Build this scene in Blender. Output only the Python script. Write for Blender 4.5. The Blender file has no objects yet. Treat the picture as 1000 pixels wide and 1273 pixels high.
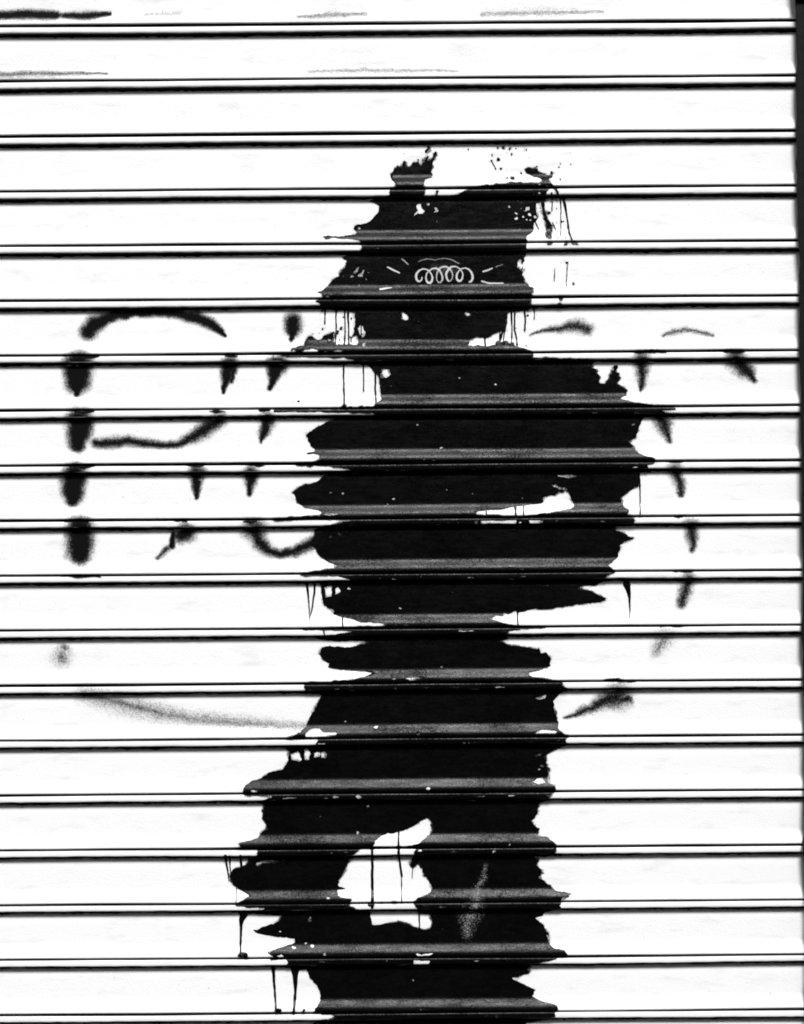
import bpy, math, random
import numpy as np
from mathutils import Matrix, Vector

random.seed(4)
S = 0.00125                    # metres for one unit (u right, v down, d out of the shutter)
ZC = 1.64                      # height of the point u = v = 0 above the pavement
ROLL = 0.0074                  # the camera leans a little
DCAM, VCAM = 2400.0, 330.0     # camera distance and how far below the middle it stands
PITCH, V0 = 68.15, -605.5
SL_FIRST, SL_LAST = -6, 26
U_L, U_R = -1180.0, 503.0

sc = bpy.context.scene
C = sc.collection

# ------------------------------------------------------------------ noise
def hash2(ix, iy, seed):
    h = (ix.astype(np.int64) * 374761393 + iy.astype(np.int64) * 668265263 + seed * 974634777) & 0xFFFFFFFF
    h = ((h ^ (h >> 13)) * 1274126177) & 0xFFFFFFFF
    return ((h ^ (h >> 16)) & 0xFFFF) / 65535.0

def vnoise(x, y, seed=0):
    x = np.asarray(x, float); y = np.asarray(y, float)
    ix = np.floor(x); iy = np.floor(y)
    fx = x - ix; fy = y - iy
    fx = fx * fx * (3 - 2 * fx); fy = fy * fy * (3 - 2 * fy)
    a = hash2(ix, iy, seed); b = hash2(ix + 1, iy, seed)
    c = hash2(ix, iy + 1, seed); d = hash2(ix + 1, iy + 1, seed)
    return (a * (1 - fx) + b * fx) * (1 - fy) + (c * (1 - fx) + d * fx) * fy - 0.5

# ------------------------------------------------------------------ materials
def nodes_of(name):
    m = bpy.data.materials.new(name); m.use_nodes = True
    nt = m.node_tree; b = nt.nodes['Principled BSDF']
    return m, nt, b

def noise_node(nt, scale, detail=4, vec=None, rough=0.6):
    n = nt.nodes.new('ShaderNodeTexNoise'); n.inputs['Scale'].default_value = scale
    n.inputs['Detail'].default_value = detail; n.inputs['Roughness'].default_value = rough
    if vec is None:
        tc = nt.nodes.new('ShaderNodeTexCoord'); vec = tc.outputs['Object']
    nt.links.new(vec, n.inputs['Vector'])
    return n

def scaled_coords(nt, sx, sy, sz):
    tc = nt.nodes.new('ShaderNodeTexCoord'); mp = nt.nodes.new('ShaderNodeMapping')
    mp.inputs['Scale'].default_value = (sx, sy, sz)
    nt.links.new(tc.outputs['Object'], mp.inputs['Vector'])
    return mp.outputs['Vector']

def ramp(nt, src, stops):
    r = nt.nodes.new('ShaderNodeValToRGB')
    el = r.color_ramp.elements
    while len(el) < len(stops): el.new(0.5)
    for e, (p, c) in zip(el, stops):
        e.position = p; e.color = (c, c, c, 1)
    nt.links.new(src, r.inputs['Fac'])
    return r

def bump(nt, b, h, strength, dist):
    n = nt.nodes.new('ShaderNodeBump'); n.inputs['Strength'].default_value = strength
    n.inputs['Distance'].default_value = dist
    nt.links.new(h, n.inputs['Height']); nt.links.new(n.outputs['Normal'], b.inputs['Normal'])

def mat_simple(name, lo, hi, scale, rough, bstr=0.3, bdist=0.002, spec=0.3):
    m, nt, b = nodes_of(name)
    n = noise_node(nt, scale, 8)
    r = ramp(nt, n.outputs['Fac'], [(0.3, lo), (0.7, hi)])
    nt.links.new(r.outputs['Color'], b.inputs['Base Color'])
    b.inputs['Roughness'].default_value = rough
    b.inputs['Specular IOR Level'].default_value = spec
    bump(nt, b, n.outputs['Fac'], bstr, bdist)
    return m

def mat_white_slat():
    m, nt, b = nodes_of('white_slat_paint')
    v1 = scaled_coords(nt, 14, 40, 60)
    n1 = noise_node(nt, 1.0, 6, v1, 0.65)          # faint smudges drawn out along the slats
    n2 = noise_node(nt, 420.0, 3)                   # pitted surface
    r1 = ramp(nt, n1.outputs['Fac'], [(0.30, 0.72), (0.46, 0.82)])
    n3 = noise_node(nt, 260.0, 2)
    r3 = ramp(nt, n3.outputs['Fac'], [(0.215, 0.25), (0.26, 1.0)])   # sparse pinhead rust specks
    mul = nt.nodes.new('ShaderNodeMix'); mul.data_type = 'RGBA'; mul.blend_type = 'MULTIPLY'
    mul.inputs[0].default_value = 1.0
    nt.links.new(r1.outputs['Color'], mul.inputs[6]); nt.links.new(r3.outputs['Color'], mul.inputs[7])
    nt.links.new(mul.outputs[2], b.inputs['Base Color'])
    b.inputs['Roughness'].default_value = 0.5
    b.inputs['Specular IOR Level'].default_value = 0.3
    bump(nt, b, n2.outputs['Fac'], 0.35, 0.0012)
    return m

def mat_black_paint():
    m, nt, b = nodes_of('black_house_paint')
    v1 = scaled_coords(nt, 60, 60, 160)
    n1 = noise_node(nt, 1.0, 6, v1, 0.7)
    n2 = noise_node(nt, 500.0, 3)
    r1 = ramp(nt, n1.outputs['Fac'], [(0.35, PAINT_LO), (0.75, PAINT_HI)])
    nt.links.new(r1.outputs['Color'], b.inputs['Base Color'])
    n3 = noise_node(nt, 1.0, 6, scaled_coords(nt, 28, 60, 110), 0.75)
    mixr = nt.nodes.new('ShaderNodeMath'); mixr.operation = 'MULTIPLY_ADD'; mixr.inputs[1].default_value = 0.5
    nt.links.new(n2.outputs['Fac'], mixr.inputs[0]); nt.links.new(n3.outputs['Fac'], mixr.inputs[2])
    rr = ramp(nt, mixr.outputs[0], [(0.55, 0.20), (0.95, 0.44)])
    nt.links.new(rr.outputs['Color'], b.inputs['Roughness'])
    b.inputs['Specular IOR Level'].default_value = PAINT_SPEC
    add = nt.nodes.new('ShaderNodeMath'); add.operation = 'ADD'
    nt.links.new(n1.outputs['Fac'], add.inputs[0]); nt.links.new(n2.outputs['Fac'], add.inputs[1])
    n4 = noise_node(nt, 1.0, 5, scaled_coords(nt, 9, 9, 22), 0.6)      # where it was laid on thick it shines, where thin it is dull
    n5 = noise_node(nt, 330, 3, None, 0.7)                              # dull specks of dust in it
    mx = nt.nodes.new('ShaderNodeMath'); mx.operation = 'MULTIPLY_ADD'; mx.inputs[1].default_value = 0.9
    nt.links.new(n5.outputs['Fac'], mx.inputs[0]); nt.links.new(n4.outputs['Fac'], mx.inputs[2])
    sp = ramp(nt, mx.outputs[0], [(0.74, PAINT_SPEC * .25), (1.16, PAINT_SPEC * 1.8)])
    nt.links.new(sp.outputs['Color'], b.inputs['Specular IOR Level'])
    bump(nt, b, add.outputs[0], 0.24, 0.0012)
    return m

def mat_film(name, colour, grain, contrast, rough=0.75, spec=0.15):
    """thin sprayed or rubbed film: its cover comes from the 'cover' attribute broken up by grain"""
    m, nt, b = nodes_of(name)
    b.inputs['Base Color'].default_value = (colour, colour, colour, 1)
    b.inputs['Roughness'].default_value = rough
    b.inputs['Specular IOR Level'].default_value = spec
    at = nt.nodes.new('ShaderNodeAttribute'); at.attribute_name = 'cover'
    n = noise_node(nt, grain, 5, None, 0.7)
    sub = nt.nodes.new('ShaderNodeMath'); sub.operation = 'SUBTRACT'; sub.inputs[1].default_value = 0.5
    nt.links.new(n.outputs['Fac'], sub.inputs[0])
    mul = nt.nodes.new('ShaderNodeMath'); mul.operation = 'MULTIPLY_ADD'; mul.inputs[1].default_value = contrast
    nt.links.new(sub.outputs[0], mul.inputs[0]); nt.links.new(at.outputs['Fac'], mul.inputs[2])
    mr = nt.nodes.new('ShaderNodeMapRange'); mr.interpolation_type = 'SMOOTHSTEP'
    mr.inputs['From Min'].default_value = 0.1; mr.inputs['From Max'].default_value = 0.9
    nt.links.new(mul.outputs[0], mr.inputs['Value'])
    nt.links.new(mr.outputs['Result'], b.inputs['Alpha'])
    return m

PAINT_LO, PAINT_HI, PAINT_SPEC = 0.001, 0.0028, 0.066
M_SLAT = mat_white_slat()
M_PAINT = mat_black_paint()
M_SPRAY = mat_film('black_spray_paint', 0.003, 480, 1.1, 0.8, 0.06)
M_FRINGE = mat_film('half_dry_black_paint', 0.003, 620, 1.7, 0.8, 0.06)
M_CHALK = mat_film('white_chalk', 0.6, 900, 1.3)
M_SMUDGE = mat_film('rubbed_chalk_dust', 0.35, 420, 1.9)
M_STEEL = mat_simple('dark_painted_steel', 0.003, 0.010, 90, 0.6, 0.4, 0.001, 0.1)
M_JOINT_SHADE = mat_simple('dark_joint_shade', 0.02, 0.05, 120, 0.7, 0.4, 0.001)  # dark colour that paints the shade inside the slat joints
M_WALL = mat_simple('dark_concrete', 0.10, 0.20, 9, 0.9, 0.5, 0.004)
M_DARK = mat_simple('dark_gap_backing', 0.01, 0.02, 5, 0.9)  # near-black, so the openings between slats read as shade
M_PAVE = mat_simple('pavement_asphalt', 0.035, 0.065, 60, 0.9, 0.6, 0.004)

# ------------------------------------------------------------------ mesh helpers
def link_mesh(name, verts, faces, mat, parent=None, smooth=False):
    me = bpy.data.meshes.new(name)
    me.from_pydata(verts, [], faces)
    me.materials.append(mat)
    if smooth: me.polygons.foreach_set('use_smooth', [True] * len(me.polygons))
    me.update()
    o = bpy.data.objects.new(name, me); C.objects.link(o)
    if parent: o.parent = parent
    return o

def box(vs, fs, x0, x1, y0, y1, z0, z1, c=0.0):
    """box with chamfered vertical outline (c) in the XY plane"""
    n = len(vs)
    if c <= 0: ring = [(x0, y0), (x1, y0), (x1, y1), (x0, y1)]
    else: ring = [(x0 + c, y0), (x1 - c, y0), (x1, y0 + c), (x1, y1 - c), (x1 - c, y1), (x0 + c, y1), (x0, y1 - c), (x0, y0 + c)]
    k = len(ring)
    for z in (z0, z1): vs.extend((x, y, z) for x, y in ring)
    fs.append(tuple(n + i for i in reversed(range(k)))); fs.append(tuple(n + k + i for i in range(k)))
    for i in range(k):
        j = (i + 1) % k
        fs.append((n + i, n + j, n + k + j, n + k + i))

def tag(o, **kw):
    for k, v in kw.items(): o[k] = v
    return o

# ------------------------------------------------------------------ the slat profile
def lip(v):
    t = min(1.0, max(0.0, (v - 49.3) / 16.2)); return 0.8 + 6.5 * t * t * (3 - 2 * t)
FACE = [(10.0, -14), (10.3, -8), (10.6, -5.0), (11.1, -2.2), (12.6, -0.6), (17.0, 0.1), (26.0, 0.4), (36.0, 0.6), (44.0, 0.75)] \
    + [(v, lip(v)) for v in (48, 50, 52, 54, 56, 58, 60, 62, 63.5, 65)] + [(66.0, 7.4), (66.8, 7.2), (67.2, 6.4), (67.0, 2.0), (65.4, -14)]
NF = len(FACE)
ROLLP = [(1.0, -14), (1.0, 1.0), (1.2, 3.8), (1.9, 5.1), (2.8, 5.7), (4.2, 5.95), (5.8, 6.0), (7.4, 6.0), (8.3, 5.9), (8.75, 5.5), (8.9, 4.4), (8.9, 1.5), (7.6, -14)]
NR = len(ROLLP)
FV, FD = np.array([p[0] for p in FACE[2:NF - 2]]), np.array([p[1] for p in FACE[2:NF - 2]])
RV, RD = np.array([p[0] for p in ROLLP[1:11]]), np.array([p[1] for p in ROLLP[1:11]])
RV[0] -= 0.001

def wave_v(u, i): return vnoise(np.asarray(u) / 260.0 + i * 17.3, np.asarray(u) * 0 + 0.5, 5) * 1.7 + vnoise(np.asarray(u) / 60.0 + i * 3.3, np.asarray(u) * 0 + 0.5, 15) * 0.35
def wave_d(u, i): return vnoise(np.asarray(u) / 180.0 + i * 7.7, np.asarray(u) * 0 + 0.5, 6) * 1.4

def xyz(u, v, d):
    return np.stack([np.asarray(u) * S, -np.asarray(d) * S, ZC - np.asarray(v) * S], -1)

def grid_faces(nr, nc, base):
    r, c = np.meshgrid(np.arange(nr - 1), np.arange(nc - 1), indexing='ij')
    a = base + r * nc + c
    return np.stack([a, a + nc, a + nc + 1, a + 1], -1).reshape(-1, 4)

def mesh_from_quads(name, V, Q, mat, parent):
    me = bpy.data.meshes.new(name)
    me.vertices.add(len(V)); me.vertices.foreach_set('co', np.asarray(V, np.float32).ravel())
    me.loops.add(len(Q) * 4); me.loops.foreach_set('vertex_index', np.asarray(Q, np.int32).ravel())
    me.polygons.add(len(Q)); me.polygons.foreach_set('loop_start', np.arange(0, len(Q) * 4, 4, dtype=np.int32))
    me.polygons.foreach_set('use_smooth', np.ones(len(Q), bool))
    me.update(calc_edges=True); me.validate()
    me.materials.append(mat)
    o = bpy.data.objects.new(name, me); C.objects.link(o); o.parent = parent
    return o

shutter = bpy.data.objects.new('roller_shutter', None); C.objects.link(shutter)
tag(shutter, label='white horizontal-slat roll-down metal shutter painted with a black figure and sprayed scrawl', category='shutter')

us = np.arange(U_L, U_R + 0.1, 3.0)
nu = len(us)
VV, QQ, MI, base = [], [], [], 0
for i in range(SL_FIRST, SL_LAST + 1):
    vj = V0 + PITCH * i
    for prof, isroll in ((ROLLP, True), (FACE, False)):
        rows = []
        for k, (pv, pd) in enumerate(prof):
            w = wave_v(us, i); dd = wave_d(us, i)
            rag = 0
            if isroll:
                if k >= NR - 4: rag = vnoise(us / 9.0, us * 0 + i * 3 + .5, 8) * 0.7 + vnoise(us / 45.0, us * 0 + i * 3 + .5, 18) * 0.5
                if k <= 2: rag = vnoise(us / 30.0, us * 0 + i * 3 + .5, 9) * 0.5
            else:
                if k <= 4: rag = (vnoise(us / 6.0, us * 0 + i * 3 + .5, 10) * 1.5 + np.maximum(vnoise(us / 2.7, us * 0 + i * 3 + .5, 19) - .05, 0) * 5.5 * (0.6 + vnoise(us / 70, us * 0 + i * 3 + .5, 20)) + vnoise(us / 28.0, us * 0 + i * 3 + .5, 11) * 2.0 + 0.4) * (1.0, 1.0, 1.0, .9, .55)[k]
                if k >= NF - 3: rag = vnoise(us / 40.0, us * 0 + i * 3 + .5, 12) * 0.5
            rows.append(xyz(us, vj + pv + w + rag, pd + dd))
        VV.append(np.concatenate(rows)); QQ.append(grid_faces(len(prof), nu, base)); base += nu * len(prof)
        for k in range(len(prof) - 1):               # joint insides and lip undersides get a dark colour standing in for shade
            joint_shade = (k <= 1 or k >= NR - 3) if isroll else (k <= 2 or k >= NF - 3)
            MI.append(np.full(nu - 1, 1 if joint_shade else 0))
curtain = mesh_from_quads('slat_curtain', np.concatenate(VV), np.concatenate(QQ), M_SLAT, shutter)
curtain.data.materials.append(M_JOINT_SHADE)
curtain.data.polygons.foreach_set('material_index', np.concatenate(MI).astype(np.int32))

vs, fs = [], []
zb = ZC - (V0 + PITCH * (SL_LAST + 1) + 2) * S
box(vs, fs, U_L * S, U_R * S, -0.022, 0.012, 0.004, zb, 0.004)
bar = link_mesh('bottom_bar', vs, fs, M_STEEL, shutter)

# ------------------------------------------------------------------ tracing space -> shutter
Z = {'A': (390, 170, 1000 / 180), 'B': (560, 170, 1000 / 180), 'C': (350, 300, 1000 / 180), 'D': (520, 300, 1000 / 220),
     'E': (340, 440, 4), 'F': (590, 440, 4), 'G': (340, 580, 4), 'H': (590, 580, 4), 'I': (340, 710, 4), 'J': (570, 710, 4),
     'K': (270, 850, 4), 'L': (510, 850, 4), 'M': (260, 980, 4), 'N': (490, 980, 4), 'O': (260, 1113, 4), 'Q': (490, 1113, 4),
     'S': (50, 360, 1000 / 380), 'T': (640, 360, 849 / 360), 'P': (0, 0, 1), 'X': (480, 295, 1000 / 180)}

def conv(z, pts):
    ox, oy, k = Z[z]
    p = np.array(pts, float)
    x = ox + p[:, 0] / k - 500.0; y = oy + p[:, 1] / k - 636.5
    return np.stack([x - ROLL * y, y + ROLL * x], -1), k

# raster of the painted area: 2 cells for one unit
RX0, RY0, RX1, RY1, RS = -300.0, -490.0, 380.0, 700.0, 2
RW, RH = int((RX1 - RX0) * RS), int((RY1 - RY0) * RS)
ras = np.zeros((RH, RW), np.float32)

def fill(p, val):
    p = np.stack([(p[:, 0] - RX0) * RS - 0.5, (p[:, 1] - RY0) * RS - 0.5], -1)
    q = np.roll(p, -1, 0)
    y0 = max(0, int(math.floor(p[:, 1].min()))); y1 = min(RH - 1, int(math.ceil(p[:, 1].max())))
    for r in range(y0, y1 + 1):
        m = ((p[:, 1] <= r) & (q[:, 1] > r)) | ((q[:, 1] <= r) & (p[:, 1] > r))
        if not m.any(): continue
        a, b = p[m], q[m]
        xs = np.sort(a[:, 0] + (r - a[:, 1]) / (b[:, 1] - a[:, 1]) * (b[:, 0] - a[:, 0]))
        for k in range(0, len(xs) - 1, 2):
            ras[r, max(0, int(math.ceil(xs[k]))):max(0, int(math.floor(xs[k + 1])) + 1)] = val

def poly(z, pts): fill(conv(z, pts)[0], 1.0)
def hole(z, pts): fill(conv(z, pts)[0], 0.0)
def dots(z, lst, val):
    for t in lst:
        x, y, rx = t[:3]; ry = t[3] if len(t) > 3 else rx
        if val == 0: rx *= .82; ry *= .75
        a0 = random.random() * 6.28
        n = 10
        pts = []
        for k in range(n):
            w = 1 + random.uniform(-.25, .25)
            pts.append((x + rx * w * math.cos(a0 + k * 6.283 / n), y + ry * w * math.sin(a0 + k * 6.283 / n)))
        fill(conv(z, pts)[0], val)
def stroke_shape(pts, ws):
    L, R = [], []
    for k, (x, y) in enumerate(pts):
        a = pts[max(0, k - 1)]; b = pts[min(len(pts) - 1, k + 1)]
        dx, dy = b[0] - a[0], b[1] - a[1]; l = math.hypot(dx, dy) or 1
        w = ws[k] / 2
        L.append((x - dy / l * w, y + dx / l * w)); R.append((x + dy / l * w, y - dx / l * w))
    return L + R[::-1]
DRIPS = []
def drip_line(z, pts, ws): DRIPS.append((z, pts, ws))     # each run of paint becomes a part of its own

# ---- the black figure, slat by slat
poly('A', [(545,250),(555,225),(580,195),(600,215),(615,205),(615,170),(628,165),(638,180),(640,205),(660,212),(675,200),(690,175),(705,180),(720,170),(735,178),(728,192),(742,200),(755,180),(770,175),(775,140),(785,125),(792,135),(787,165),(800,170),(815,150),(825,120),(845,100),(854,115),(838,135),(830,165),(815,200),(812,235),(822,265),(800,285),(775,290),(762,310),(762,340),(775,355),(760,410),(760,430),(510,430),(525,395),(530,365),(570,345),(580,325),(555,300),(545,280)])
poly('A', [(788,66),(810,66),(800,95),(775,112),(766,102),(785,90)])
poly('A', [(385,445),(420,455),(450,475),(455,500),(440,535),(410,560),(385,590),(350,600),(300,608),(275,635),(300,650),(310,660),(290,672),(240,680),(190,685),(140,688),(100,680),(60,690),(90,707),(150,697),(200,703),(290,705),(325,715),(325,740),(330,778),(1000,778),(1000,420),(760,420),(500,410),(440,430)])
hole('A', [(715,465),(745,460),(750,495),(768,510),(760,535),(725,530),(690,550),(715,510)])
hole('A', [(775,460),(805,455),(800,475),(785,475)]); hole('A', [(838,490),(852,480),(857,520),(830,525)])
dots('A', [(318,632,12),(850,585,8),(630,590,6)], 0)
poly('A', [(844,370),(863,370),(858,412),(848,412)])
poly('B', [(0,405),(40,405),(75,385),(110,365),(170,350),(215,335),(250,328),(300,330),(310,320),(350,325),(400,318),(440,326),(480,320),(520,325),(560,318),(600,320),(640,305),(625,285),(600,275),(570,262),(540,255),(530,235),(520,212),(545,218),(570,228),(600,220),(612,245),(640,253),(665,265),(690,262),(698,235),(710,245),(706,284),(675,290),(695,310),(715,335),(742,365),(752,405),(738,405),(725,370),(700,352),(670,365),(660,400),(668,430),(657,460),(652,490),(658,518),(692,516),(692,530),(657,537),(668,560),(694,600),(694,625),(686,650),(690,680),(696,710),(680,695),(658,655),(665,620),(652,580),(637,530),(630,480),(625,455),(600,450),(590,480),(600,520),(605,555),(590,580),(570,600),(575,640),(560,665),(530,685),(525,700),(535,720),(530,745),(520,778),(0,778)])
dots('B', [(455,525,11),(458,560,14),(500,550,14),(525,570,10),(530,498,15),(545,535,18),(515,510,9),(585,552,14),(600,490,11),(480,335,8),(575,332,8),(620,326,11),(668,340,12),(615,385,16,7),(578,395,6),(598,462,10)], 0)
drip_line('B', [(782,425),(793,470),(800,520),(808,570),(815,620),(822,660),(835,690),(842,712)], [18,18,12,10,14,14,12,8])
drip_line('B', [(590,590),(600,610),(612,640)], [5,5,3]); drip_line('B', [(705,590),(720,620),(728,645)], [3,4,3])
dots('B', [(325,75,8),(365,75,10),(410,78,9),(285,165,9),(330,155,10),(350,220,8),(315,222,5),(395,282,7),(433,284,10),(490,250,7),(750,210,6),(832,112,5),(125,85,7),(685,738,12,7),(795,738,12,9),(870,735,18,9),(640,300,12)], 1)
drip_line('B', [(285,165),(300,195),(315,222)], [3,3,3])
poly('C', [(550,45),(545,75),(470,85),(440,105),(412,110),(455,130),(445,170),(410,215),(395,240),(360,265),(330,295),(300,325),(280,345),(240,350),(275,360),(285,375),(280,395),(230,412),(260,425),(275,445),(300,465),(370,472),(450,475),(505,490),(512,560),(500,630),(478,680),(478,715),(430,720),(428,760),(430,790),(450,800),(500,810),(530,825),(530,833),(1000,833),(1000,45)])
drip_line('C', [(378,465),(379,540),(377,640),(370,735)], [14,9,9,10]); drip_line('C', [(440,465),(440,540),(438,640),(432,720)], [14,9,10,14])
poly('C', [(160,722),(185,665),(215,655),(228,680),(250,697),(275,690),(290,650),(320,650),(345,630),(360,622),(358,660),(352,700),(368,715),(362,732),(390,724),(430,713),(430,742),(360,745),(350,772),(330,755),(300,745),(270,772),(245,738),(200,733),(175,745),(150,735),(130,768),(100,740),(60,752),(80,735),(120,735)])
dots('C', [(328,686,23)], 0)
poly('C', [(0,778),(60,782),(110,776),(135,765),(150,782),(210,786),(260,776),(290,786),(340,780),(370,788),(430,784),(430,800),(0,796)])
hole('C', [(497,217),(518,180),(542,173),(532,205),(512,222)]); hole('C', [(470,247),(490,225),(507,240),(490,254)]); hole('C', [(528,237),(550,212),(578,175),(562,225),(547,247)]); hole('C', [(300,387),(320,370),(337,385),(315,399)])
hole('C', [(803,520),(830,490),(845,478),(872,490),(884,537),(855,554),(830,535)]); dots('C', [(772,510,14,16),(740,515,7),(752,425,9)], 0)
hole('C', [(527,605),(545,572),(567,590),(578,640),(560,672),(540,645)]); hole('C', [(478,690),(495,655),(515,643),(533,670),(533,712),(510,724),(483,717)]); hole('C', [(546,710),(565,688),(587,700),(582,727),(560,732)])
drip_line('C', [(360,270),(330,300)], [3,3])
poly('D', [(0,15),(615,15),(615,50),(605,75),(600,100),(592,140),(590,180),(600,230),(632,258),(652,263),(640,280),(645,310),(630,330),(630,355),(642,375),(600,390),(545,395),(500,395),(490,440),(475,500),(450,505),(420,525),(385,545),(340,535),(300,550),(275,590),(400,597),(450,590),(500,590),(560,595),(580,605),(620,625),(640,632),(640,650),(650,682),(0,682)])
hole('D', [(563,110),(577,98),(592,130),(582,168),(558,140)]); hole('D', [(253,400),(270,388),(302,410),(312,425),(270,432)]); dots('D', [(220,400,8,12),(340,400,9,7)], 0)
drip_line('D', [(375,528),(380,597)], [10,10]); drip_line('D', [(487,390),(480,500),(462,560),(455,598)], [18,14,12,14]); drip_line('D', [(500,390),(498,450),(482,560)], [16,9,6]); drip_line('D', [(548,388),(544,500),(560,560),(562,598)], [11,9,9,14]); drip_line('D', [(603,385),(607,440),(605,510)], [6,3,2])
dots('D', [(500,585,15),(458,578,12),(535,578,8),(745,12,15,7),(840,10,10,7),(880,10,20,7),(840,120,7),(810,118,4),(770,155,4),(880,240,8),(810,325,15,7),(797,360,9),(832,260,4)], 1)
drip_line('D', [(842,130),(838,250)], [3,2]); drip_line('D', [(772,160),(768,225)], [2,2])
poly('E', [(420,0),(1000,0),(1000,320),(510,315),(505,290),(500,265),(505,245),(540,235),(535,205),(530,170),(525,110),(500,75),(495,55),(430,45),(410,30)])
hole('E', [(538,70),(575,75),(584,100),(560,120),(533,118)])
drip_line('E', [(505,55),(508,150),(511,245)], [10,9,10]); dots('E', [(588,157,9,5),(928,118,6,8),(518,168,8),(522,212,9,18)], 0)
drip_line('E', [(348,42),(350,150),(353,272)], [10,7,11])
dots('E', [(385,268,10,8),(430,268,9,8),(350,262,10),(470,266,6),(125,235,10,4),(100,240,6,3)], 1)
poly('E', [(0,278),(100,270),(140,276),(330,279),(500,270),(510,290),(0,286)])
poly('E', [(265,340),(330,316),(1000,318),(1000,592),(420,592),(410,577),(240,553),(90,557),(150,546),(210,540),(237,520),(230,500),(205,497),(170,500),(158,493),(200,487),(210,478),(185,450),(170,425),(163,405),(180,385),(215,365)])
dots('E', [(472,390,8),(715,352,9),(835,465,9,7),(795,527,12,8),(750,522,10,6),(992,298,12)], 0)
poly('F', [(0,20),(400,20),(420,25),(560,28),(590,42),(585,68),(605,78),(612,95),(620,100),(618,130),(622,152),(660,155),(670,130),(690,118),(668,108),(690,92),(672,85),(695,78),(690,62),(708,52),(714,70),(700,88),(722,100),(706,112),(722,132),(690,145),(720,162),(765,178),(740,190),(752,200),(735,212),(715,225),(800,240),(880,250),(960,263),(1000,268),(1000,278),(930,278),(945,290),(960,300),(880,303),(838,318),(825,345),(815,390),(800,420),(762,432),(778,450),(800,480),(840,505),(890,515),(908,530),(900,545),(860,552),(870,575),(880,590),(0,590)])
hole('F', [(735,185),(750,180),(748,192)])
hole('F', [(410,15),(560,8),(700,8),(800,15),(780,25),(560,25)])
dots('F', [(790,350,9),(470,293,18,4),(600,293,22,6),(680,293,10,3),(805,293,14,4),(130,562,33,7),(25,562,20,4),(730,560,20,5),(800,563,18,6),(105,150,8)], 0)
poly('G', [(410,0),(1000,0),(1000,250),(700,265),(430,264),(240,260),(100,264),(0,270),(0,262),(120,248),(235,243),(240,233),(235,220),(180,205),(150,200),(125,180),(102,135),(118,110),(160,95),(220,75),(255,45),(330,28),(420,15)])
poly('G', [(420,262),(1000,255),(1000,520),(430,530),(390,550),(300,540),(120,544),(200,525),(300,505),(325,490),(270,465),(230,440),(215,410),(190,385),(200,350),(205,315),(260,295)])
dots('G', [(330,335,13,10),(290,350,13,9),(205,115,8),(285,130,9,7),(345,132,9),(570,187,12,9),(600,160,13,7),(860,115,6),(890,5,20,5),(868,277,14,6),(918,277,9,7)], 0)
hole('G', [(240,238),(300,228),(330,236),(280,245)])
poly('H', [(0,10),(820,15),(818,100),(800,98),(775,120),(745,140),(722,150),(730,170),(740,200),(767,215),(760,235),(795,260),(797,285),(690,290),(700,315),(750,335),(770,350),(803,355),(765,365),(730,385),(722,420),(710,455),(690,470),(658,490),(687,505),(690,520),(660,540),(640,570),(600,590),(0,590)])
hole('H', [(0,220),(60,213),(150,208),(200,198),(245,193),(340,180),(343,150),(380,140),(400,145),(420,125),(440,132),(445,118),(470,125),(480,160),(497,195),(480,210),(400,225),(320,235),(250,245),(215,252),(150,247),(60,242),(0,242)])
drip_line('H', [(60,205),(60,250)], [7,8]); drip_line('H', [(203,190),(206,215),(206,262)], [16,9,8]); drip_line('H', [(246,185),(246,255)], [6,6])
hole('H', [(383,88),(405,87),(420,100),(450,100),(467,118),(420,113),(393,100)]); hole('H', [(405,40),(450,40),(500,38),(552,45),(520,52),(460,57),(420,50)])
dots('H', [(735,157,8,10),(737,178,7),(240,155,5),(225,275,9,5),(410,270,10,6),(640,272,20,6),(575,318,14,5),(640,318,16,5)], 0)
hole('H', [(0,266),(18,266),(18,286),(0,286)]); hole('H', [(28,264),(206,264),(206,287),(28,287)]); hole('H', [(270,266),(345,264),(335,280),(270,284)])
drip_line('H', [(820,20),(824,140),(825,250)], [10,6,7])
hole('H', [(145,508),(170,500),(207,502),(195,516),(150,520)]); hole('H', [(213,508),(252,503),(245,522),(218,522)]); hole('H', [(80,512),(110,510),(105,520),(82,520)])
poly('I', [(420,-5),(200,5),(160,20),(320,25),(385,40),(420,40)])
poly('I', [(385,40),(400,6),(1000,6),(1000,300),(430,305),(350,294),(120,294),(200,282),(400,277),(430,272),(480,262),(410,242),(345,227),(303,215),(296,190),(265,180),(250,160),(240,62),(380,58)])
hole('I', [(253,75),(290,73),(289,125),(258,130)]); hole('I', [(305,85),(325,78),(335,100),(310,120)])
hole('I', [(420,252),(500,252),(570,258),(550,280),(430,274)])
dots('I', [(374,85,11),(660,268,15,8),(602,268,12,7),(630,185,12,8),(890,105,7,5),(770,270,10,5),(935,300,60,9),(600,42,14,6)], 0)
drip_line('I', [(166,65),(173,120),(178,180),(178,248)], [14,9,6,3]); drip_line('I', [(207,65),(200,130),(192,190),(180,235)], [12,8,7,4]); drip_line('I', [(240,60),(246,130),(255,170)], [10,8,8]); drip_line('I', [(345,222),(345,285)], [7,6]); drip_line('I', [(250,290),(257,325)], [8,6])
poly('I', [(430,298),(1000,298),(1000,545),(700,560),(400,567),(290,590),(160,590),(150,572),(280,555),(300,545),(400,540),(470,525),(517,510),(490,495),(330,488),(272,478),(280,460),(245,440),(230,415),(240,378),(280,373),(380,380),(440,365),(510,355),(480,345),(400,345),(330,350),(240,340),(200,328)])
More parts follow.
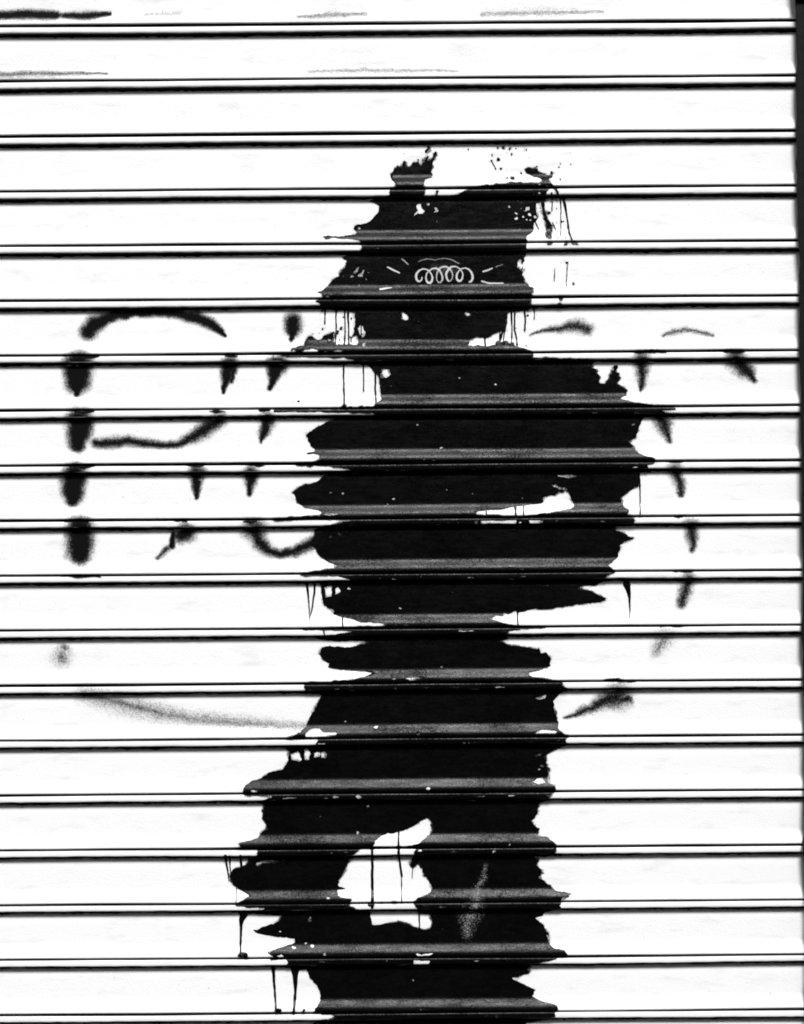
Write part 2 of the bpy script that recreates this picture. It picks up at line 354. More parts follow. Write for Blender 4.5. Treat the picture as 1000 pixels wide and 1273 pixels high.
hole('I', [(650,530),(740,520),(765,533),(680,543)]); dots('I', [(600,535,14,8),(835,475,8,9),(607,582,14,8),(215,582,20,4),(330,578,18,5),(560,350,18,6),(650,345,16,5)], 0)
poly('J', [(0,-8),(760,-8),(787,3),(740,16),(0,20)])
poly('J', [(0,40),(600,45),(620,60),(590,90),(640,98),(660,102),(700,120),(738,135),(715,150),(580,165),(480,180),(400,190),(385,183),(330,198),(300,205),(278,198),(250,215),(230,205),(215,225),(190,215),(150,235),(240,262),(300,270),(400,275),(447,283),(280,292),(200,302),(0,305)])
dots('J', [(432,70,20,7),(60,32,26,5),(320,25,20,5),(230,300,25,6)], 0); hole('J', [(0,293),(75,293),(70,305),(0,308)])
drip_line('J', [(838,64),(846,92),(852,130),(853,170),(853,230)], [36,24,13,8,4]); drip_line('J', [(295,200),(297,272)], [9,7])
poly('J', [(0,300),(260,300),(230,318),(250,332),(200,345),(255,368),(330,378),(390,390),(402,384),(410,412),(440,403),(457,430),(455,470),(430,478),(405,490),(350,500),(345,525),(400,530),(440,541),(510,548),(522,560),(500,570),(540,582),(540,600),(0,600)])
hole('J', [(355,510),(375,498),(372,520)]); hole('J', [(385,510),(410,495),(408,525)])
poly('K', [(440,-5),(1000,-5),(1000,265),(600,272),(400,274),(340,280),(420,235),(443,215),(460,170),(490,120),(510,75),(525,50),(440,38)])
hole('K', [(436,252),(470,222),(515,222),(525,238),(605,238),(592,262),(440,266)])
dots('K', [(530,298,18,7),(650,296,14,5),(790,215,14,10),(640,185,9,7),(460,30,16,5),(600,25,20,4),(888,23,14,7)], 0)
poly('K', [(340,318),(490,305),(505,266),(1000,260),(1000,548),(560,557),(300,556),(130,553),(133,520),(150,500),(210,475),(265,440),(330,425),(355,380),(362,335)])
hole('K', [(365,347),(400,335),(427,375),(412,388),(370,376)]); hole('K', [(433,325),(457,322),(460,378),(437,380)]); hole('K', [(480,342),(510,338),(510,362),(485,368)]); hole('K', [(515,340),(540,335),(540,372),(520,368)])
dots('K', [(530,298,18,7),(605,358,16,5),(510,298,10,6)], 0); hole('K', [(158,537),(180,518),(217,530),(217,544),(170,546)])
dots('K', [(545,568,15,7),(592,563,19,10),(705,563,20,13),(605,520,14,7),(330,570,60,3)], 0)
poly('L', [(0,-5),(740,-5),(770,18),(775,32),(740,55),(716,80),(713,115),(725,150),(735,190),(735,225),(765,250),(792,262),(770,275),(778,302),(720,328),(690,345),(665,360),(675,390),(685,440),(685,490),(720,505),(727,525),(700,545),(690,575),(640,590),(0,590)])
hole('L', [(618,70),(650,62),(680,53),(672,72),(640,80)]); hole('L', [(603,238),(660,225),(735,228),(727,250),(620,252)]); hole('L', [(612,362),(640,347),(665,342),(650,356)])
dots('L', [(655,408,12,9),(645,425,9,8),(40,245,12),(92,520,11),(270,295,9),(295,295,8),(325,293,9),(350,293,11,9),(440,293,28,6),(605,291,20,7),(735,280,20,4),(450,15,40,5),(230,16,40,4),(85,18,20,5),(350,555,25,4),(500,552,30,3),(60,565,7)], 0)
hole('L', [(608,490),(630,470),(660,465),(673,490),(640,499)])
poly('M', [(320,-5),(1000,-5),(1000,190),(960,205),(940,213),(910,225),(890,222),(860,237),(825,260),(815,297),(700,304),(400,310),(240,304),(130,302),(160,292),(147,275),(190,262),(245,250),(265,217),(292,205),(285,180),(266,150),(268,115),(277,80),(250,66),(310,45)])
hole('M', [(250,312),(300,310),(302,322),(260,327)]); dots('M', [(350,325,14,7),(480,320,30,13),(780,312,22,12),(740,220,11),(630,42,20,9),(745,42,20,13),(582,46,14,7),(400,48,60,4),(555,138,9,6),(790,88,8,9)], 0)
poly('M', [(240,338),(242,302),(760,300),(700,340),(690,370),(670,410),(655,445),(638,480),(650,490),(680,495),(680,500),(642,503),(640,530),(652,545),(713,552),(700,577),(500,592),(200,594),(125,582),(160,560),(210,535),(190,515),(150,500),(120,475),(106,440),(115,410),(150,395),(180,385),(205,375),(215,345)])
hole('M', [(228,372),(258,357),(340,352),(350,368),(262,375),(242,397)]); dots('M', [(370,357,11,7),(265,550,16,8),(590,545,14,8)], 0)
drip_line('M', [(82,338),(93,400),(98,460)], [16,9,4]); drip_line('M', [(104,338),(106,390),(110,450)], [10,6,5]); drip_line('M', [(157,338),(162,395)], [14,12]); drip_line('M', [(198,338),(200,385)], [10,8])
drip_line('M', [(810,280),(812,420),(813,590)], [12,14,16]); dots('M', [(810,576,18,12),(925,567,16,5),(860,567,10,4),(945,292,15,9),(812,300,14,8)], 1)
drip_line('M', [(943,262),(946,345),(958,435)], [9,11,10]); drip_line('M', [(957,435),(958,570)], [3,2]); drip_line('M', [(136,490),(135,578)], [4,4])
poly('N', [(0,-5),(800,-5),(806,15),(770,40),(722,60),(715,100),(705,145),(683,160),(700,185),(724,200),(712,235),(760,245),(800,272),(797,300),(800,320),(690,338),(722,355),(710,385),(737,410),(723,445),(760,475),(800,515),(885,525),(835,545),(832,570),(815,590),(108,590),(112,560),(120,545),(150,535),(190,512),(185,480),(165,440),(150,430),(140,390),(125,370),(95,397),(78,375),(90,345),(100,322),(110,300),(20,296),(120,275),(160,240),(197,210),(182,150),(165,143),(100,185),(40,215),(0,215)])
dots('N', [(130,310,14,8),(302,315,25,11),(497,313,10,8),(172,0,14,12),(138,42,10,7),(430,40,40,4),(580,35,30,4),(303,60,6,18),(520,540,18,8),(575,285,8,12)], 0)
drip_line('N', [(25,190),(22,330),(40,435)], [8,11,8]); drip_line('N', [(36,435),(38,568)], [3,2]); drip_line('N', [(92,390),(92,445)], [3,2])
poly('O', [(270,46),(650,46),(730,68),(820,150),(880,140),(940,130),(1000,150),(1000,312),(700,322),(390,318),(330,322),(310,318),(325,305),(288,285),(340,265),(420,240),(427,215),(390,208),(330,205),(250,190),(212,170),(240,172),(265,158),(350,130),(377,98),(260,94),(150,92),(140,84),(270,72)])
poly('O', [(640,66),(800,82),(815,150),(770,112),(740,85)])
drip_line('O', [(172,96),(163,120),(160,150),(158,200),(157,294)], [42,26,15,11,9]); dots('O', [(180,302,11,14),(155,300,9,8)], 1); dots('O', [(168,298,5)], 0)
hole('O', [(338,302),(360,291),(377,305),(350,314)]); dots('O', [(420,260,13),(515,250,13),(485,238,8),(578,292,11),(420,332,19,13),(575,333,15,13),(632,328,16,9),(355,180,10,5),(500,120,7,20),(590,182,9,5)], 0)
poly('O', [(330,358),(386,348),(392,316),(1000,310),(1000,592),(560,592),(520,582),(545,540),(557,500),(545,460),(515,430),(495,400),(490,368),(460,372),(430,376),(400,360)])
drip_line('O', [(318,358),(321,390),(328,470),(332,560)], [22,15,11,11]); drip_line('O', [(430,368),(430,395),(430,480),(421,588)], [44,28,14,13]); dots('O', [(345,574,14,12),(472,575,6,12),(420,586,18,8),(318,316,14,9)], 1)
poly('O', [(620,590),(1000,590),(1000,640),(500,640),(560,622),(640,612)])
poly('Q', [(110,50),(118,12),(830,5),(838,20),(815,45),(832,65),(750,85),(740,102),(703,110),(745,150),(755,180),(777,190),(760,200),(770,240),(790,262),(850,272),(864,300),(800,320),(690,340),(658,365),(680,385),(620,400),(628,408),(578,408),(620,430),(702,470),(688,500),(720,520),(815,547),(818,570),(800,580),(802,605),(650,632),(620,750),(640,860),(60,860),(30,740),(0,650),(0,135),(40,140),(90,155),(160,177),(187,165),(194,135),(180,95),(130,85)])
drip_line('Q', [(125,80),(128,165)], [7,7])
hole('Q', [(103,288),(140,293),(200,284),(180,298),(120,305)]); hole('Q', [(95,324),(180,324),(175,343),(100,343)]); hole('Q', [(107,560),(150,558),(187,568),(140,577)])
dots('Q', [(458,598,14,11),(510,600,12),(80,602,16,6),(410,325,20,4),(95,422,8,6),(245,170,8),(240,58,25,5),(30,636,30,6),(265,636,22,5),(820,315,16,6)], 0)
for x, y0, y1, w in ((404,384,402,2), (433,384,432,2.2), (449,386,428,1.6), (462,384,404,2), (621,386,424,1.8), (636,384,436,2), (652,386,410,1.6), (664,384,396,1.6),
                     (452,452,486,1.6), (686,240,262,1.6), (697,244,292,1.4)):
    drip_line('P', [(x, y0), (x + .6, (y0 + y1) / 2), (x + .2, y1)], [w * 1.5, w * .8, w])
# chips and pinholes in the paint film, thin worn places on the rolled edges
rr = random.Random(11)
def speckle(x0, y0, x1, y1, n, rmin, rmax, val):
    for _ in range(n):
        r = rmin + (rmax - rmin) * rr.random() ** 2
        t = np.linspace(0, 6.28, 8)[:-1]; q = rr.uniform(.7, 1.8)
        x, y = rr.uniform(x0, x1), rr.uniform(y0, y1)
        fill(conv('P', np.stack([x + r * np.cos(t) / q, y + r * q * np.sin(t)], -1))[0], val)
speckle(612, 180, 712, 240, 34, .5, 1.5, 1); speckle(660, 240, 715, 300, 26, .5, 1.4, 1); speckle(396, 384, 460, 440, 30, .6, 1.6, 1)
speckle(612, 385, 668, 440, 26, .5, 1.5, 1); speckle(480, 178, 545, 205, 16, .5, 1.2, 1); speckle(360, 405, 440, 438, 22, .6, 2.0, 1)
speckle(632, 228, 682, 285, 46, .5, 1.7, 0); speckle(400, 330, 470, 370, 30, .5, 1.3, 0); speckle(500, 385, 600, 400, 14, .5, 1.2, 0)
for k in range(150):
    u = rr.uniform(-190, 300); i = rr.randint(3, 18)
    f = rr.choice([rr.uniform(14, 66), rr.uniform(52, 66)])
    v = V0 + PITCH * i + f; r = rr.choice([.4, .4, .5, .6])
    t = np.linspace(0, 6.28, 7)[:-1]
    fill(np.stack([u + r * 1.3 * np.cos(t), v + r * np.sin(t)], -1), 0.0)
for k in range(70):
    u = rr.uniform(-150, 250); i = rr.randint(4, 18)
    v = V0 + PITCH * i + rr.uniform(4.2, 6.2); l = rr.uniform(.8, 6); h = rr.uniform(.3, .55)
    t = np.linspace(0, 6.28, 9)[:-1]
    fill(np.stack([u + l * np.cos(t), v + h * np.sin(t)], -1), 0.0)

def blur(a):
    for ax in (0, 1):
        a = (np.roll(a, 1, ax) + 2 * a + np.roll(a, -1, ax)) / 4
    return a
soft = ras.copy()
for _ in range(26): soft = blur(soft)
ras = blur(ras)

def project(u, v, d):
    """where a point of the relief is seen on the plane d = 0"""
    k = DCAM / (DCAM - d)
    return u * k, VCAM + (v - VCAM) * k

def sample(u, v, ras=None):
    ras = globals()['ras'] if ras is None else ras
    x = np.clip((u - RX0) * RS - 0.5, 0, RW - 1.001); y = np.clip((v - RY0) * RS - 0.5, 0, RH - 1.001)
    ix = x.astype(int); iy = y.astype(int); fx = x - ix; fy = y - iy
    return ((ras[iy, ix] * (1 - fx) + ras[iy, ix + 1] * fx) * (1 - fy) + (ras[iy + 1, ix] * (1 - fx) + ras[iy + 1, ix + 1] * fx) * fy)

def islands(i0, i1, fstep):
    """rows of the relief the paint can lie on: slat faces and rolls"""
    for i in range(i0, i1 + 1):
        yield i, np.linspace(RV[0], RV[-1], 12), RV, RD
        yield i, np.concatenate([np.arange(FV[0], 60, fstep), np.linspace(60, FV[-1], 9)]), FV, FD

def relief(i, vrow, pv, pd, us, lift):
    d = np.interp(vrow, pv, pd)
    g = np.gradient(d, vrow)
    nd = 1 / np.sqrt(1 + g * g); nv = -g * nd
    U, V = np.meshgrid(us, V0 + PITCH * i + vrow + nv * lift)
    D = np.repeat((d + nd * lift)[:, None], len(us), 1)
    return U, V + wave_v(us, i)[None, :], D + wave_d(us, i)[None, :]

def paint_mesh(name, us, i0, i1, lift, field, mat, parent):
    verts, faces, attr = [], [], []
    for i, vrow, pv, pd in islands(i0, i1, 1.0):
        U, V, D = relief(i, vrow, pv, pd, us, lift)
        pu, pvv = project(U, V, D)
        F = field(pu, pvv) - 0.5
        if F.max() <= 0: continue
        P = xyz(U, V, D)
        ins = F > 0
        nr, nc = F.shape
        vid = -np.ones(F.shape, int)
        ii = np.argwhere(ins)
        base = len(verts)
        vid[ins] = base + np.arange(len(ii))
        verts.extend(P[ins].tolist())
        cnt = ins[:-1, :-1].astype(int) + ins[1:, :-1] + ins[1:, 1:] + ins[:-1, 1:]
        r, c = np.nonzero(cnt == 4)
        faces.extend(np.stack([vid[r, c], vid[r + 1, c], vid[r + 1, c + 1], vid[r, c + 1]], -1).tolist())
        ed = {}
        r, c = np.nonzero((cnt > 0) & (cnt < 4))
        for a, b in zip(r.tolist(), c.tolist()):
            q = [(a, b), (a + 1, b), (a + 1, b + 1), (a, b + 1)]
            out = []
            for k in range(4):
                p0, p1 = q[k], q[(k + 1) % 4]
                if ins[p0]: out.append(int(vid[p0]))
                if ins[p0] != ins[p1]:
                    key = (p0, p1) if p0 < p1 else (p1, p0)
                    if key not in ed:
                        f0, f1 = F[key[0]], F[key[1]]
                        t = f0 / (f0 - f1)
                        ed[key] = len(verts)
                        verts.append((P[key[0]] * (1 - t) + P[key[1]] * t).tolist())
                    out.append(ed[key])
            if len(out) >= 3: faces.append(out)
    return link_mesh(name, verts, faces, mat, parent, True)

def fig_field(u, v):
    wu = vnoise(u / 4.0, v / 3.0, 31) * 1.6 + vnoise(u / 1.7, v / 1.5, 32) * 0.7
    wu = wu + vnoise(u / 40.0, v / 2.6, 35) * 1.7
    wv = vnoise(u / 4.0, v / 3.0, 33) * 1.0 + vnoise(u / 1.7, v / 1.5, 34) * 0.6
    return sample(u + wu, v + wv)

figure = paint_mesh('painted_figure', np.arange(-235.0, 345.0, 1.0), 2, 19, 0.55, fig_field, M_PAINT, shutter)
figure['label'] = 'black brush-painted standing figure with dripping ragged edges'

# ------------------------------------------------------------------ sprayed strokes and chalk: films with a soft cover
def cover_of(strokes, warp):
    """strokes: list of (zoom, [(x, y, r)...], strength, softness)"""
    segs = []
    for z, pts, I, soft in strokes:
        k = Z[z][2]
        p, _ = conv(z, [(a, b) for a, b, _ in pts])
        r = np.array([c for _, _, c in pts]) / k * (0.72 if z == 'X' else 1)
        if len(p) == 1: p = np.concatenate([p, p + 0.01]); r = np.concatenate([r, r])
        for j in range(len(p) - 1): segs.append((p[j], p[j + 1], r[j], r[j + 1], I, soft if warp < 1 else min(.95, soft * 2.2)))
    def f(u, v):
        u0, v0 = u, v
        u = u0 + vnoise(u0 / 11.0, v0 / 11.0, 41) * 3.4 * warp + vnoise(u0 / 4.0, v0 / 4.0, 43) * 1.6 * warp
        v = v0 + vnoise(u0 / 11.0, v0 / 11.0, 42) * 3.0 * warp + vnoise(u0 / 4.0, v0 / 4.0, 44) * 1.4 * warp
        out = np.zeros_like(u)
        for a, b, ra, rb, I, soft in segs:
            ab = b - a; L2 = (ab * ab).sum()
            t = np.clip(((u - a[0]) * ab[0] + (v - a[1]) * ab[1]) / L2, 0, 1)
            dist = np.hypot(u - a[0] - t * ab[0], v - a[1] - t * ab[1])
            r = ra + (rb - ra) * t
            out = np.maximum(out, I * np.clip((1 + soft - dist / np.maximum(r, .3)) / (2 * soft), 0, 1))
        return out
    pts = np.concatenate([np.stack([s[0], s[1]]) for s in segs]); rm = max(max(s[2], s[3]) for s in segs) * 1.9
    return f, (pts[:, 0].min() - rm, pts[:, 0].max() + rm, pts[:, 1].min() - rm, pts[:, 1].max() + rm)

def film(name, strokes, lift, mat, parent, step=1.5, label=None, warp=1.0):
    f, (u0, u1, v0, v1) = strokes if callable(strokes[0]) else cover_of(strokes, warp)
    us = np.arange(u0, u1 + step, step)
    verts, faces, att, base = [], [], [], 0
    i0 = int(math.floor((v0 - V0) / PITCH)); i1 = int(math.floor((v1 - V0) / PITCH))
    for i, vrow, pv, pd in islands(i0, i1, step):
        U, V, D = relief(i, vrow, pv, pd, us, lift)
        a, b = project(U, V, D)
        F = f(a, b)
        on = F > 0.02
        if not on.any(): continue
        cell = on[:-1, :-1] | on[1:, :-1] | on[1:, 1:] | on[:-1, 1:]
        use = np.zeros(F.shape, bool)
        for dr in (0, 1):
            for dc in (0, 1): use[dr:F.shape[0] - 1 + dr, dc:F.shape[1] - 1 + dc] |= cell
        vid = -np.ones(F.shape, int); vid[use] = base + np.arange(use.sum()); base += int(use.sum())
        verts.append(xyz(U, V, D)[use]); att.append(F[use])
        r, c = np.nonzero(cell)
        faces.append(np.stack([vid[r, c], vid[r + 1, c], vid[r + 1, c + 1], vid[r, c + 1]], -1))
    o = mesh_from_quads(name, np.concatenate(verts), np.concatenate(faces), mat, parent)
    at = o.data.attributes.new('cover', 'FLOAT', 'POINT')
    at.data.foreach_set('value', np.concatenate(att).astype(np.float32))
    if label: o['label'] = label
    return o

for z, pts, ws in DRIPS:
    k = Z[z][2]
    f, (u0, u1, v0, v1) = cover_of([(z, [(x, y, max(w / 2, .55 * k)) for (x, y), w in zip(pts, ws)], 1.0, .12)], 0.25)
    paint_mesh('paint_drip', np.arange(u0 - 2, u1 + 2, 0.5), int(math.floor((v0 - V0) / PITCH)), int(math.floor((v1 - V0) / PITCH)), 0.7, f, M_PAINT, figure)

def fringe(u, v):
    wu = vnoise(u / 7.0, v / 5.0, 51) * 4 + vnoise(u / 22.0, v / 2.5, 52) * 3
    b = sample(u + wu, v + vnoise(u / 6.0, v / 6.0, 53) * 2, soft)
    amt = 0.55 + 1.3 * vnoise(u / 38.0, v / 26.0, 54)
    return np.clip((b - .04) * 3.0, 0, 1) * np.clip(amt + .1, .15, 1) * .9
film('dry_brush_fringe', (fringe, (-240.0, 350.0, -480.0, 690.0)), 0.4, M_FRINGE, figure, step=1.5)

def nose(z, x, y, w, h): return (z, [(x - w, y, h * .4), (x, y, h), (x + w, y, h * .4)], 1.0, .3)
film('spray_letter', [
    ('S', [(158,138,24),(178,112,26),(228,90,17),(300,78,13),(380,74,13),(450,79,15),(510,92,19),(562,112,17),(610,152,4)], 1.0, .38),
    ('S', [(125,250,47),(123,300,40),(122,338,12)], 1.0, .25), ('S', [(130,435,42),(126,470,38),(124,508,26)], 1.0, .3),
    ('S', [(186,502,15),(235,500,18),(290,495,16),(340,500,14),(400,510,12),(450,506,12),(500,482,18),(545,452,22),(590,428,20)], .88, .55),
    ('S', [(620,246,24),(606,300,14),(601,335,5)], 1.0, .4), ('S', [(634,262,10),(625,300,7)], .9, .4),
    ('S', [(112,606,38),(109,660,34),(108,686,22)], 1.0, .3), ('S', [(514,602,26),(513,640,14),(511,680,5)], .95, .4),
    ('S', [(132,785,42),(131,830,42),(130,865,34)], 1.0, .3), ('S', [(100,850,26),(92,870,14)], .5, .6), ('S', [(478,794,28),(462,806,20)], 1.0, .4), ('S', [(440,800,9),(432,840,10)], 1, .3), ('S', [(420,845,10),(385,882,6)], .75, .6),
    nose('S',165,219,32,7), nose('S',145,401,32,7), nose('S',145,578,30,8), nose('S',506,576,26,7), nose('S',580,399,26,5), nose('S',626,217,20,5),
    nose('S',118,758,38,9), nose('S',460,758,22,5), nose('S',135,939,64,6)],
    0.3, M_SPRAY, shutter, label='tall sprayed letter with a bowl and a broad stem')
film('spray_letter', [
    ('S', [(830,104,27),(828,130,23),(822,162,8)], .97, .35), ('S', [(775,248,30),(765,280,18),(752,325,7)], 1.0, .35),
    ('S', [(744,430,24),(736,460,17),(724,496,6)], .95, .4), ('S', [(690,602,24),(688,635,16),(686,668,7)], .95, .4),
    ('S', [(700,786,34),(718,825,22),(745,852,16),(790,865,14),(830,858,14),(870,840,17),(905,815,18)], .92, .5),
    nose('S',735,396,16,6), nose('S',805,214,22,5), nose('S',685,758,22,6), nose('S',712,576,24,4)],
    0.3, M_SPRAY, shutter, label='narrow sprayed letter like a U running under the black paint')
film('spray_curve', [
    ('T', [(372,205,22),(374,250,15),(373,295,5)], .82, .5), ('T', [(420,362,22),(436,395,22),(455,445,7)], .8, .5),
    ('T', [(472,530,20),(482,565,16),(489,605,6)], .8, .5), ('T', [(517,692,20),(521,730,17),(521,765,8)], .8, .5),
    ('T', [(510,850,20),(502,885,18),(488,922,12)], .78, .5), ('T', [(440,1022,28),(415,1060,18)], .5, .6),
    ('T', [(300,1192,36),(262,1205,22),(225,1225,14),(150,1254,5)], .8, .6), ('T', [(330,1200,14),(315,1205,14)], .85, .5),
    nose('T',398,184,46,6), nose('T',310,1146,46,6), nose('T',492,827,26,4), nose('T',486,665,22,4), nose('T',470,506,22,4), nose('T',470,988,40,3)],
    0.3, M_SPRAY, shutter, label='long sprayed curve bending back under the figure on the right side')
film('spray_stroke', [
    ('T', [(45,134,3),(100,118,8),(150,110,13),(188,106,20),(215,116,15)], .76, .6)], 0.3, M_SPRAY, shutter, label='short curved spray stroke with a round end')
film('spray_stroke', [
    ('T', [(430,140,4),(465,124,11),(500,116,8),(580,134,6)], .6, .95), ('T', [(650,206,28),(678,236,22),(702,266,7)], .88, .4), nose('T',640,181,34,7)],
    0.3, M_SPRAY, shutter, label='faint sprayed arc near the guide rail')
film('spray_curve', [
    ('P', [(104,863,11),(150,874,13),(190,884,12),(235,893,10),(300,899,9),(385,904,6)], .47, .95), ('P', [(120,864,5),(160,876,7),(205,888,5)], .55, .7)],
    0.3, M_SPRAY, shutter, label='faded grey spray curve sagging across one slat')
film('spray_dot', [('P', [(77,817,11)], .58, .6), ('P', [(80,805,6)], .6, .6)], 0.3, M_SPRAY, shutter, label='grey speckled spray dot')
for pts, I in [([(-60,19,5),(0,19,5),(40,18,6),(72,19,4.5)], 1.0), ([(80,19.5,4),(110,19,5),(136,17,3)], .95), ([(370,21,3),(410,18.5,6),(455,17,3)], .5),
               ([(600,17,5),(690,15.5,6),(750,14,3)], .47), ([(180,18,3),(225,16.5,4)], .4), ([(-60,92,4),(0,92,5),(60,91,5),(134,91,2)], .57), ([(385,89,4),(450,87,5.5),(570,88,3)], .44)]:
    film('dark_streak', [('P', pts, I, .9)], 0.3, M_SPRAY, shutter, step=0.8, warp=0.5, label='thin dark streak along the lip of a top slat')  # thin darker streaks along the lips of the top slats

loops = []
for k in range(64):                                  # a plain row of hand-drawn loops
    t = k / 63; a = -1.2 + t * 5.2 * 6.2832
    loops.append((215 + 365 * t - 38 * math.sin(a), 258 + 46 * math.cos(a) * (1.15 - .3 * abs(t - .5)) + 8 * math.sin(7 * t), 7.2 + 2.6 * math.sin(a * 1.3)))
chalk = film('chalk_drawing', [
    ('X', loops[:23], 1, .45), ('X', loops[22:40], .72, .6), ('X', loops[39:], .95, .5),
    ('X', [(225,165,4),(285,150,5),(340,158,4),(395,146,4),(450,152,5),(505,180,5)], .5, .7),
    ('X', [(340,215,45),(450,225,45)], .2, .9)],
    0.85, M_CHALK, figure, step=0.7, warp=0.3, label='small white chalk row of loops drawn on the black head')
for k, st in enumerate([[('X', [(12,205,6),(50,225,8),(92,247,6)], 1, .4)], [('X', [(110,148,5),(130,165,6),(155,190,4)], .62, .6)],
                        [('X', [(-38,358,8),(0,352,7),(40,347,4)], 1, .4)], [('X', [(672,238,7),(715,222,7),(735,212,5)], .9, .5), ('X', [(755,205,4),(810,185,3)], .5, .7)],
                        [('X', [(662,302,7),(710,316,7),(808,316,6)], .9, .5)]]):
    film('chalk_ray', st, 0.85, M_CHALK, figure, step=0.7, warp=0.2)
film('chalk_smudge', [('N', [(455,375,8),(448,440,14),(420,490,14),(410,550,26)], .36, .8), ('Q', [(410,30,24),(400,70,34),(370,110,34),(365,190,22)], .40, .9)], 0.85, M_SMUDGE, figure, step=1.0, label='pale rubbed smudge low on the figure')

# ------------------------------------------------------------------ guide rails, shop front, pavement
def zof(v): return ZC - v * S
top = ZC - (V0 + PITCH * SL_FIRST) * S
def guide_rail(x_in, sgn, label):
    root = bpy.data.objects.new('guide_rail', None); C.objects.link(root)
    root.location = (x_in, 0, 0)
    tag(root, label=label, category='guide rail', group='steel rails holding the shutter')
    v, f = [], []
    a, b = sorted((0.0, sgn * 0.058))
    nz = 150
    for k in range(nz + 1):                                                # front flange, its inner edge knocked about and caked with paint
        z = 0.004 + (top - 0.004) * k / nz
        e = float(vnoise(z * 9, .5, 61)) * .0045 + float(vnoise(z * 40, .5, 62)) * .003 + float(vnoise(z * 110, .5, 63)) * .002 - .0008
        e -= .0045 * max(0, min(1, (z - 2.02) / .2))
        for x, y in ((e * sgn, -0.0214), ((e + .0012) * sgn, -0.022), (0.058 * sgn, -0.022), (0.058 * sgn, -0.0165), (e * sgn, -0.0165)): v.append((x, y, z))
    for k in range(nz):
        for m in range(5):
            q = (k * 5 + m, k * 5 + (m + 1) % 5, k * 5 + 5 + (m + 1) % 5, k * 5 + 5 + m)
            f.append(q if sgn > 0 else q[::-1])
    f += [(0, 1, 2, 3, 4), tuple(nz * 5 + m for m in range(5))]
    a, b = sorted((sgn * 0.030, sgn * 0.058))
    box(v, f, a, b, -0.0163, 0.045, 0.004, top, 0.0)                       # web behind it
    link_mesh('rail_channel', v, f, M_STEEL, root)
    return root
railx = 494.7 * S
r1 = guide_rail(railx, 1, 'dark steel guide rail at the edge of the shutter, cropped by the photo edge')
v, f = [], []
box(v, f, -0.0100, 0.050, -0.028, -0.0222, zof(-627), zof(-760), 0.002)
link_mesh('mounting_bracket', v, f, M_STEEL, r1)
for zz in (0.35, 2.4):
    v, f = [], []
    n = 10
    ring = [(0.03 + 0.008 * math.cos(6.2832 * k / n), zz + 0.008 * math.sin(6.2832 * k / n)) for k in range(n)]
    v += [(x, -0.0222, z) for x, z in ring] + [(0.03 + (x - .03) * .75, -0.027, zz + (z - zz) * .75) for x, z in ring]
    f += [(k, (k + 1) % n, n + (k + 1) % n, n + k) for k in range(n)] + [tuple(range(n, 2 * n))]
    link_mesh('bolt', v, f, M_STEEL, r1)
xl = (U_L + 7) * S
guide_rail(xl, -1, 'dark steel guide rail at the far end of the shutter, beside the concrete pier')

shop = bpy.data.objects.new('shop_front', None); C.objects.link(shop)
tag(shop, label='plain concrete shop front wall framing the shutter', category='building')
v, f = [], []
xr = railx + 0.060
box(v, f, xr, xr + 1.6, -0.075, 0.9, 0.003, 3.6, 0.006)
box(v, f, xl - 0.060 - 1.6, xl - 0.060, -0.075, 0.9, 0.003, 3.6, 0.006)
box(v, f, xl - 0.0595, xr - 0.0005, -0.070, 0.9, top + 0.30, 3.6, 0.0)
link_mesh('wall', v, f, M_WALL, shop)
v, f = [], []
box(v, f, xl - 0.059, xr - 0.001, -0.20, 0.05, top - 0.03, top + 0.298, 0.0)
link_mesh('shutter_hood', v, f, M_STEEL, shop)
v, f = [], []
box(v, f, xl - 0.0592, xr - 0.0008, 0.70, 0.74, 0.004, top + 0.296, 0.0)
link_mesh('gap_backing', v, f, M_DARK, shop)  # added sheet behind the slats that keeps their gaps dark

v = [(-60, -60, 0), (60, -60, 0), (60, 60, 0), (-60, 60, 0)]
pav = link_mesh('pavement', v, [(0, 1, 2, 3)], M_PAVE)
pav['kind'] = 'structure'

v, f = [], []
box(v, f, -22, 22, -15, -12, 0.004, 11, 0.0)
for fl in range(4):
    for kx in range(-9, 10): box(v, f, kx * 2.3 - .5, kx * 2.3 + .5, -12.0 + 0.003, -11.92, 0.9 + fl * 2.6, 1.02 + fl * 2.6)
opp = bpy.data.objects.new('sky_block_building', None); C.objects.link(opp)  # unseen row added to block low sky and darken reflections
tag(opp, label='added dark building row, out of view, blocking low sky light', category='building')
link_mesh('wall', v, f, mat_simple('sky_block_brick', 0.03, 0.07, 4, 0.9, 0.5, 0.01), opp)

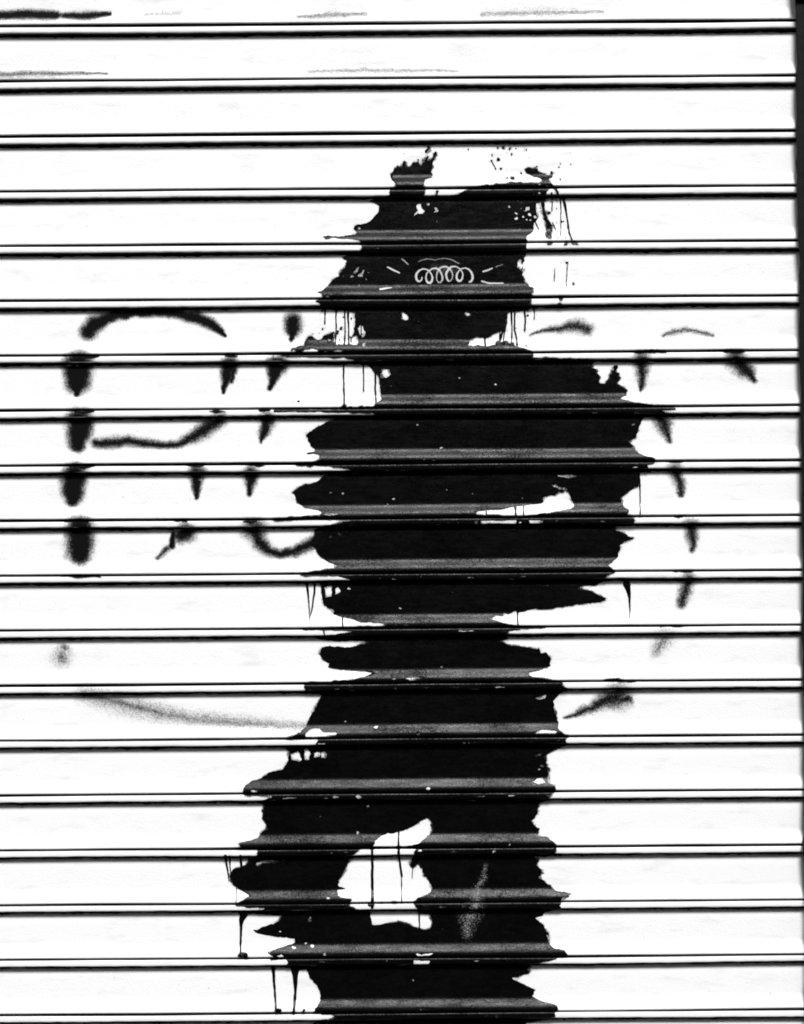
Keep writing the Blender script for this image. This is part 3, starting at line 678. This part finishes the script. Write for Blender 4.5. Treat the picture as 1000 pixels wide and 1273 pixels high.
# ------------------------------------------------------------------ light
SUN_EL, SUN_AZ = math.radians(55), math.radians(6)      # azimuth: to the right of straight in front of the shutter
w = bpy.data.worlds.new('World'); sc.world = w; w.use_nodes = True
nt = w.node_tree; bg = nt.nodes['Background']
sky = nt.nodes.new('ShaderNodeTexSky'); sky.sky_type = 'NISHITA'; sky.sun_disc = False
sky.sun_elevation = SUN_EL; sky.sun_rotation = math.pi - SUN_AZ
hs = nt.nodes.new('ShaderNodeHueSaturation'); hs.inputs['Saturation'].default_value = 0.0   # black-and-white photograph
nt.links.new(sky.outputs['Color'], hs.inputs['Color']); nt.links.new(hs.outputs['Color'], bg.inputs['Color'])
bg.inputs['Strength'].default_value = 0.06
sd = bpy.data.lights.new('sun', 'SUN'); sd.energy = 2.0; sd.angle = math.radians(14); sd.color = (1, 1, 1)
so = bpy.data.objects.new('sun', sd); C.objects.link(so)
dirv = Vector((math.sin(SUN_AZ) * math.cos(SUN_EL), -math.cos(SUN_AZ) * math.cos(SUN_EL), math.sin(SUN_EL)))
so.rotation_euler = dirv.to_track_quat('Z', 'Y').to_euler()
so.location = dirv * 8

# ------------------------------------------------------------------ camera
cd = bpy.data.cameras.new('camera'); cam = bpy.data.objects.new('camera', cd); C.objects.link(cam)
H = 1273 * S
cd.sensor_fit = 'VERTICAL'; cd.sensor_height = 36; cd.lens = 36 * DCAM * S / H
cam.location = (0, -DCAM * S, ZC - VCAM * S)
# lean: looking along +Y, the shutter's lines rise to the right in the picture
cam.rotation_euler = (math.radians(90), 0, 0)
cam.matrix_world = Matrix.Translation(cam.location) @ Matrix.Rotation(math.radians(90), 4, 'X') @ Matrix.Rotation(-math.atan(ROLL), 4, 'Z')
cd.shift_y = VCAM * math.cos(ROLL) / 1273
cd.shift_x = -VCAM * math.sin(ROLL) / 1273
cd.clip_start = 0.05; cd.clip_end = 500
sc.camera = cam
sc.view_settings.view_transform = 'Standard'; sc.view_settings.look = 'None'
sc.view_settings.gamma = 1; sc.view_settings.use_curve_mapping = False
sc.view_settings.exposure = 1.36
sc.cycles.filter_width = 1.8
